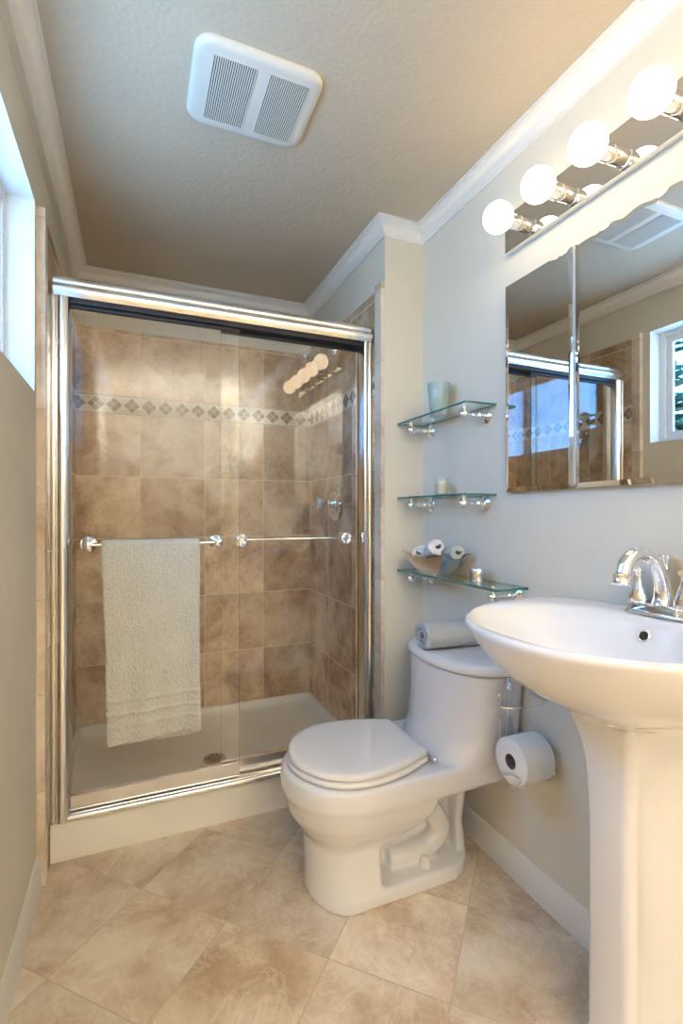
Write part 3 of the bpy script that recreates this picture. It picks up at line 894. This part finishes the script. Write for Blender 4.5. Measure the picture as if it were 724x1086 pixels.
# flat hook over the tank edge
hx = 1.065
stube(bm, [(hx, 1.214, 0.6805, 0.0022), (hx, 1.203, 0.6795, 0.0024), (hx, 1.196, 0.672, 0.0026), (hx, 1.1955, 0.645, 0.0026)], 6, 8)
box(bm, hx-0.009, hx+0.009, 1.193, 1.1965, 0.640, 0.674)
sphere(bm, (hx, 1.1915, 0.655), 0.0055, 12, 8)
obj('hook', bm, M['chrome'], hold)
bm = NB()
for s in (-1, 1):
    tube(bm, spline([(hx+s*0.003, 1.192, 0.652), (hx+s*0.005, 1.190, 0.60), (hx+s*0.013, 1.190, 0.53), (hx+s*0.020, 1.190, 0.45), (hx+s*0.024, 1.188, 0.415), (hx+s*0.03, 1.170, 0.409)], 6), wr, 8)
obj('upright', bm, M['chrome'], hold)
bm = NB()
zz = 0.628
pts = spline([(1.028, 1.192, zz+0.012), (1.022, 1.188, zz+0.002), (0.995, 1.165, zz), (0.985, 1.130, zz), (1.02, 1.105, zz), (1.08, 1.10, zz), (1.13, 1.105, zz), (1.144, 1.135, zz), (1.142, 1.19, zz)], 7)
tube(bm, pts, wr, 8)
tube(bm, spline([(1.028, 1.192, zz+0.012), (1.030, 1.192, 0.59), (1.032, 1.190, 0.55), (1.026, 1.190, 0.50), (1.02, 1.19, 0.43)], 6), wr, 8)
obj('upper_ring', bm, M['chrome'], hold)
bm = NB()
a0 = RR+wr+0.0006
def cr(x, a): return (x, RY+a0*math.sin(a), RZZ-a0*math.cos(a))
xa, xb_ = RX0-0.004, RX1+0.017
for x in (xa+0.018, xb_-0.012):
    tube(bm, [cr(x, a) for a in [1.25-2.1*k/24 for k in range(25)]], wr, 8)
for x, s in ((xa, -1), (xb_, 1)):
    pts = spline([cr(x+(-s)*0.018, 0.0), cr(x, -0.15), (x, RY-0.045, RZZ-0.035), (x, RY-0.015, RZZ-0.030), (x, RY+0.02, RZZ-0.045), cr(x-s*0.018, 0.75)], 6)
    tube(bm, pts, wr, 8)
tube(bm, [cr(xa+0.018, 0.0), cr(xb_-0.012, 0.0)], wr, 8)
tube(bm, [cr(xa+0.018, 1.1), cr(xb_-0.012, 1.1)], wr, 8)
obj('cradle', bm, M['chrome'], hold)
tp_ = thing('toilet_paper_roll', 'white toilet paper roll lying in the wire holder', 'toilet paper', (RX0, RY, RZZ))
bm = NB()
L = RX1-RX0
lathe(bm, [(0.0215, 0.0), (0.063, 0.0), (RR-0.0005, 0.002), (RR, 0.005), (RR, L-0.005), (RR-0.001, L-0.002), (0.063, L), (0.0215, L), (0.0215, 0.0)], (RX0, RY, RZZ), (1, 0, 0), 56, False, False)
obj('tissue', bm, M['paper'], tp_, angle=40)
bm = NB(); lathe(bm, [(0.0213, 0.0005), (0.0213, L-0.0005), (0.0195, L-0.0005), (0.0195, 0.0005), (0.0213, 0.0005)], (RX0, RY, RZZ), (1, 0, 0), 32, False, False)
obj('core', bm, M['card'], tp_)

# ------------------------------------------------------------------ rolled towels
def roll_mesh(length, r_out, turns, thick, squash, seed, nl=22, tail=0.02, lump=0.003):
    """spirally rolled cloth, axis along local X, lying on z = 0"""
    N = int(turns*26)+10
    cl = []
    for i in range(N+1):
        f = i/N
        a = f*turns*2*PI
        r = thick*0.55+(r_out-thick*1.05)*f
        cl.append((a, r))
    prof_o, prof_i = [], []
    a_end = turns*2*PI
    for a, r in cl:
        aa = a-a_end-PI*0.35
        for lst, rr in ((prof_o, r+thick*0.5), (prof_i, r-thick*0.42)):
            lst.append((math.cos(aa)*rr, math.sin(aa)*rr*squash))
    loop = prof_o+prof_i[::-1]
    zmin = min(p[1] for p in loop)
    b = NB()
    rings = []
    for k in range(nl+1):
        f = k/nl; x = length*(f-0.5)
        e = min(f, 1-f)*length
        sh = 1-0.10*max(0, 1-e/0.012)**2
        ring = []
        for (y, z) in loop:
            d = lump*noise.noise(Vector((x*25+seed, y*30, z*30)))
            rr = math.hypot(y, z)+1e-6
            ring.append((x+0.006*noise.noise(Vector((seed, y*22, z*22))), y*sh*(1+d/rr), (z*sh*(1+d/rr))-zmin))
        rings.append(ring)
    loft(b, rings, False, False)
    bm_ends = []
    n = len(prof_o)
    b.verts.ensure_lookup_table()
    tot = len(loop)
    for base in (0, nl*tot):
        for i in range(n-1):
            idx = (i, i+1, tot-2-i, tot-1-i)
            b.faces.new([b.verts[base+q] for q in idx])
    return b
def place(bm, loc, rz, tilt=0.0, roll=0.0):
    bmesh.ops.transform(bm, matrix=Matrix.Translation(loc) @ Matrix.Rotation(rz, 4, 'Z') @ Matrix.Rotation(tilt, 4, 'Y') @ Matrix.Rotation(roll, 4, 'X'), verts=bm.verts[:])
    return bm
bm = place(roll_mesh(0.215, 0.066, 1.9, 0.021, 0.80, 3), (1.030, 1.455, 0.7185), math.radians(-6))
tag(obj('rolled_towel', bm, M['terry_grey'], angle=70), 'rolled blue-grey towel lying on the toilet tank', 'towel', 'rolled towels')

# ------------------------------------------------------------------ glass shelves
def bracket(parent, y, z, px):
    b = NB()
    zc = z-0.026
    lathe(b, [(0, 0), (0.027, 0), (0.028, 0.003), (0.023, 0.007), (0.012, 0.010), (0.008, 0.014), (0.0075, 0.02), (0.011, 0.026), (0.012, 0.031), (0.010, 0.036), (0.0062, 0.041), (0.006, 0.052), (0.009, 0.055), (0.0095, 0.060), (0.0065, 0.066), (0.0065, 0.074), (0.010, 0.080), (0.0155, 0.088), (0.0175, 0.097), (0.0155, 0.106), (0.009, 0.113), (0, 0.115)], (XR, y, zc), (-1, 0, 0), 24)
    xb = XR-0.097
    lathe(b, [(0.0, 0.0), (0.009, 0.0), (0.008, 0.01), (0.010, 0.013), (0.0105, 0.0255), (0, 0.0258)], (xb, y, zc+0.0), (0, 0, 1), 18)
    o = obj('bracket', b, M['chrome'], parent, angle=50)
    b = NB(); lathe(b, [(0.0, 0), (0.0085, 0), (0.0085, 0.002), (0.005, 0.004), (0, 0.0045)], (xb, y, z+0.0075), (0, 0, 1), 16)
    p = obj('cap', b, M['chrome'], None); p.parent = o
def shelf(y0, y1, z, label, by):
    t = thing('glass_shelf', label, 'shelf', (XR, (y0+y1)/2, z), 'glass wall shelves')
    b = NB()
    x0, x1 = XR-0.130, XR-0.003
    box(b, x0, x1, y0, y1, z, z+0.0075)
    for f in b.faces:
        if abs(f.normal.z) < 0.5 and True: f.material_index = 1
    b.normal_update()
    for f in b.faces: f.material_index = 0 if abs(f.normal.z) > 0.5 else 1
    obj('glass_panel', b, [M['shelf'], M['edge']], t, smooth=False)
    for y in by: bracket(t, y, z, 0)
    return z+0.0075
Z1 = shelf(1.345, 1.808, 1.562, 'top glass shelf with the frosted aqua tumbler', (1.40, 1.752))
Z2 = shelf(1.345, 1.808, 1.252, 'middle glass shelf with the small cream candle', (1.405, 1.752))
Z3 = shelf(1.197, 1.808, 0.950, 'lowest and longest glass shelf holding the steel bowl', (1.250, 1.752))

# tumbler
c = (1.085, 1.60, Z1)
t = thing('frosted_tumbler', 'frosted aqua glass tumbler on the top shelf', 'tumbler', c)
bm = NB(); lathe(bm, [(0, 0), (0.031, 0), (0.033, 0.003), (0.044, 0.122), (0.043, 0.125), (0.0415, 0.122), (0.031, 0.012), (0.0, 0.010)], c, (0, 0, 1), 40)
obj('glass', bm, M['frost'], t, angle=50)
bm = NB(); lathe(bm, [(0, 0.011), (0.0305, 0.0125), (0.0355, 0.062), (0, 0.062)], c, (0, 0, 1), 32)
obj('wax', bm, M['waxg'], t, angle=50)
# candle
c = (1.085, 1.585, Z2)
t = thing('candle_glass', 'small clear glass votive with cream candle on the middle shelf', 'candle', c)
bm = NB(); lathe(bm, [(0, 0), (0.024, 0), (0.026, 0.003), (0.0275, 0.070), (0.0265, 0.072), (0.0255, 0.070), (0.0235, 0.006), (0.0, 0.005)], c, (0, 0, 1), 32)
obj('glass', bm, M['clear'], t, angle=50)
bm = NB(); lathe(bm, [(0, 0.006), (0.023, 0.007), (0.0252, 0.056), (0.008, 0.0545), (0, 0.0545)], c, (0, 0, 1), 32)
w = obj('wax', bm, M['wax'], t, angle=50)
bm = NB(); lathe(bm, [(0.001, 0.054), (0.001, 0.063), (0, 0.063)], c, (0, 0, 1), 8)
obj('wick', bm, M['black'], t)
# tin
c = (1.088, 1.372, Z3)
t = thing('tin_candle', 'small round silver tin standing beside the steel bowl', 'tin', c)
bm = NB(); lathe(bm, [(0, 0), (0.027, 0), (0.028, 0.002), (0.028, 0.026), (0, 0.026)], c, (0, 0, 1), 36)
obj('body', bm, M['steel'], t, angle=40)
bm = NB(); lathe(bm, [(0.0, 0.0262), (0.0288, 0.0262), (0.0288, 0.043), (0.0275, 0.045), (0.024, 0.0445), (0, 0.0445)], c, (0, 0, 1), 36)
obj('lid', bm, M['steel'], t, angle=40)

# steel bowl: rectangular dish with four pointed, upswept corners
BX, BY = 1.062, 1.595
def dish():
    b = NB()
    N = 20
    hx, hy, H = 0.062, 0.147, 0.088
    fx, fy = 0.026, 0.050
    def ring(f, inset):
        pts = []
        for side in range(4):
            for k in range(N):
                u = -1+2*k/N
                c0 = [(u, -1), (1, u), (-u, 1), (-1, -u)][side]
                corner = abs(u)**2.2
                lift = f*(0.80+0.20*corner) if f > 0 else 0
                flare = f**0.75
                bulge = 1-0.07*(1-corner)*f
                x = BX+c0[0]*((fx+(hx-fx)*flare)*(bulge if side in (1, 3) else 1)-inset)
                y = BY+c0[1]*((fy+(hy-fy)*flare)*(bulge if side in (0, 2) else 1)-inset)
                pts.append((x, y, Z3+0.0004+H*lift+(inset*0.9 if f < 0.01 else 0)))
        return pts
    fs = [0.0, 0.12, 0.25, 0.4, 0.55, 0.7, 0.85, 1.0]
    rings = [ring(f, 0.0) for f in fs]+[ring(f, 0.0022) for f in fs[::-1]]
    loft(b, rings)
    return obj('steel_bowl', b, M['steel'], angle=40)
tag(dish(), 'brushed steel dish with pointed corners on the lowest shelf', 'bowl')
G = 'rolled washcloths in the steel dish'
bm = place(roll_mesh(0.100, 0.044, 1.7, 0.016, 0.80, 11, 14, lump=0.006), (1.050, 1.672, Z3+0.044), math.radians(50), math.radians(3))
tag(obj('rolled_washcloth', bm, M['terry_white'], angle=70), 'white rolled washcloth lying lowest at the far end of the steel dish', 'washcloth', G)
bm = place(roll_mesh(0.135, 0.040, 1.7, 0.016, 0.9, 12, 14, lump=0.006), (1.050, 1.580, Z3+0.062), math.radians(-112), math.radians(-15))
tag(obj('rolled_washcloth', bm, M['terry_white'], angle=70), 'white rolled washcloth leaning up in the middle of the steel dish', 'washcloth', G)
bm = place(roll_mesh(0.110, 0.036, 1.8, 0.014, 0.85, 13, 14, lump=0.005), (1.092, 1.520, Z3+0.058), math.radians(-104), math.radians(-8))
tag(obj('rolled_washcloth', bm, M['terry_pale'], angle=70), 'pale grey rolled washcloth at the near end of the steel dish', 'washcloth', G)

# ------------------------------------------------------------------ mirror cabinet
XM = 1.126
cab = thing('mirror_cabinet', 'frameless three-door mirrored wall cabinet with scalloped top above the sink', 'cabinet', (XR, 0.8, 1.26))
bm = NB(); box(bm, XM+0.0065, XR-0.0005, 0.355, 1.268, 1.272, 1.915)
obj('cabinet_body', bm, M['vinyl'], cab, smooth=False)
def mdoor(y0, y1, wave, zb=1.262, zt=1.936):
    """mirror door, y0 > y1 (from far to near); wave(y)-> height of the top edge"""
    b = NB()
    n = 64
    bev = 0.014
    top = [(y0+(y1-y0)*k/n) for k in range(n+1)]
    outer = [(y, wave(y)) for y in top]+[(y1, zb), (y0, zb)]
    ins = lambda y: y0-bev if y > y0-bev else (y1+bev if y < y1+bev else y)
    inner = [(ins(y), wave(y)-bev*0.75) for y in top]+[(y1+bev, zb+bev), (y0-bev, zb+bev)]
    m = len(outer)
    vb = [b.verts.new((XM+0.006, y, z)) for y, z in outer]
    vf = [b.verts.new((XM+(0.0010 if z > 1.9 else 0.0030), y, z)) for y, z in outer]
    vi = [b.verts.new((XM, y, z)) for y, z in inner]
    for k in range(m):
        l = (k+1) % m
        b.faces.new((vb[k], vb[l], vf[l], vf[k])); b.faces.new((vf[k], vf[l], vi[l], vi[k]))
    b.faces.new(vi); b.faces.new(vb[::-1])
    bmesh.ops.remove_doubles(b, verts=b.verts[:], dist=1e-6)
    return obj('mirror_door', b, M['mirror'], cab, smooth=False)
def scallop(y):
    # gentle cusped scallops, mirrored about the centre of the middle door
    d = abs(y-0.815)
    if d < 0.045: return 1.934+0.004*math.cos(d/0.045*PI)
    if d < 0.115: return 1.930+0.008*math.sin((d-0.045)/0.07*PI)**0.8
    if d < 0.183: return 1.930+0.003*math.sin((d-0.115)/0.068*PI)
    if d < 0.245: return 1.931+0.006*math.sin((d-0.183)/0.062*PI/2+PI/2)
    if d < 0.275: return 1.926+0.008*((d-0.245)/0.03)
    return 1.936
mdoor(1.277, 1.0085, scallop)
mdoor(1.0000, 0.632, scallop)
mdoor(0.6235, 0.348, scallop)

# ------------------------------------------------------------------ vanity light
LZ = 2.096
van = thing('vanity_light', 'mirror-backed vanity light bar with round glowing bulbs', 'light', (XR, 0.876, 2.045))
bm = NB(); box(bm, XR-0.024, XR-0.0005, 0.472, 1.278, 2.046, 2.166)
obj('back_plate', bm, M['plate'], van, bevel=0.003)
for k in range(5):
    y = 1.194-0.1605*k
    c = (XR-0.024, y, LZ)
    bm = NB()
    lathe(bm, [(0.0, -0.0003), (0.021, -0.0003), (0.021, 0.028), (0.0195, 0.030), (0.0195, 0.032), (0.023, 0.034), (0.023, 0.062), (0.021, 0.063), (0.021, 0.03), (0.0, 0.03)], c, (-1, 0, 0), 28)
    sk = obj('socket', bm, M['chrome'], van, angle=40)
    bm = NB()
    rb = 0.0455
    pr = [(0.0, 0.032), (0.0145, 0.034), (0.0150, 0.058)]
    cz = 0.058+math.sqrt(rb*rb-0.0155**2)
    a0 = math.asin(0.0155/rb)
    for i in range(19):
        a = a0+(PI-a0)*i/18
        pr.append((rb*math.sin(a), cz-rb*math.cos(a)))
    lathe(bm, pr, c, (-1, 0, 0), 32)
    o = obj('bulb', bm, M['bulb'], van, angle=60)

# ------------------------------------------------------------------ ceiling fan vent
fx0, fx1, fy0, fy1 = 0.143, 0.495, 1.265, 1.562
ven = thing('exhaust_fan', 'white plastic exhaust fan grille on the ceiling', 'fan', ((fx0+fx1)/2, (fy0+fy1)/2, CEIL))
bm = NB()
def vr(i, z): return rrect(fx0+i, fx1-i, fy0+i, fy1-i, 0.05-i*0.3, z, 8)
holes = [(0.192, 0.305, 1.306, 1.523), (0.343, 0.454, 1.306, 1.523)]
rings = [vr(0.0, CEIL-0.0005), vr(0.0, CEIL-0.006), vr(0.003, CEIL-0.011), vr(0.010, CEIL-0.0155), vr(0.022, CEIL-0.018)]
loft(bm, rings, True, True)
plate = obj('cover_plate', bm, M['fan'], ven, angle=50)
for (a, b_, c0, d0) in holes:
    bm = NB(); box(bm, a, b_, c0, d0, CEIL-0.0185, CEIL-0.0182)
    dk = obj('vent_slot_shade', bm, M['dark'], ven, smooth=False)  # dark sheet on the uncut plate paints the shade between the slats
    bm = NB()
    ns = 19; p = (b_-a)/ns
    for i in range(ns+1):
        x = a+p*i
        box(bm, x-p*0.27, x+p*0.27, c0-0.001, d0+0.001, CEIL-0.0205, CEIL-0.0183)
    o = obj('grille', bm, M['fan'], None, smooth=False); o.parent = dk
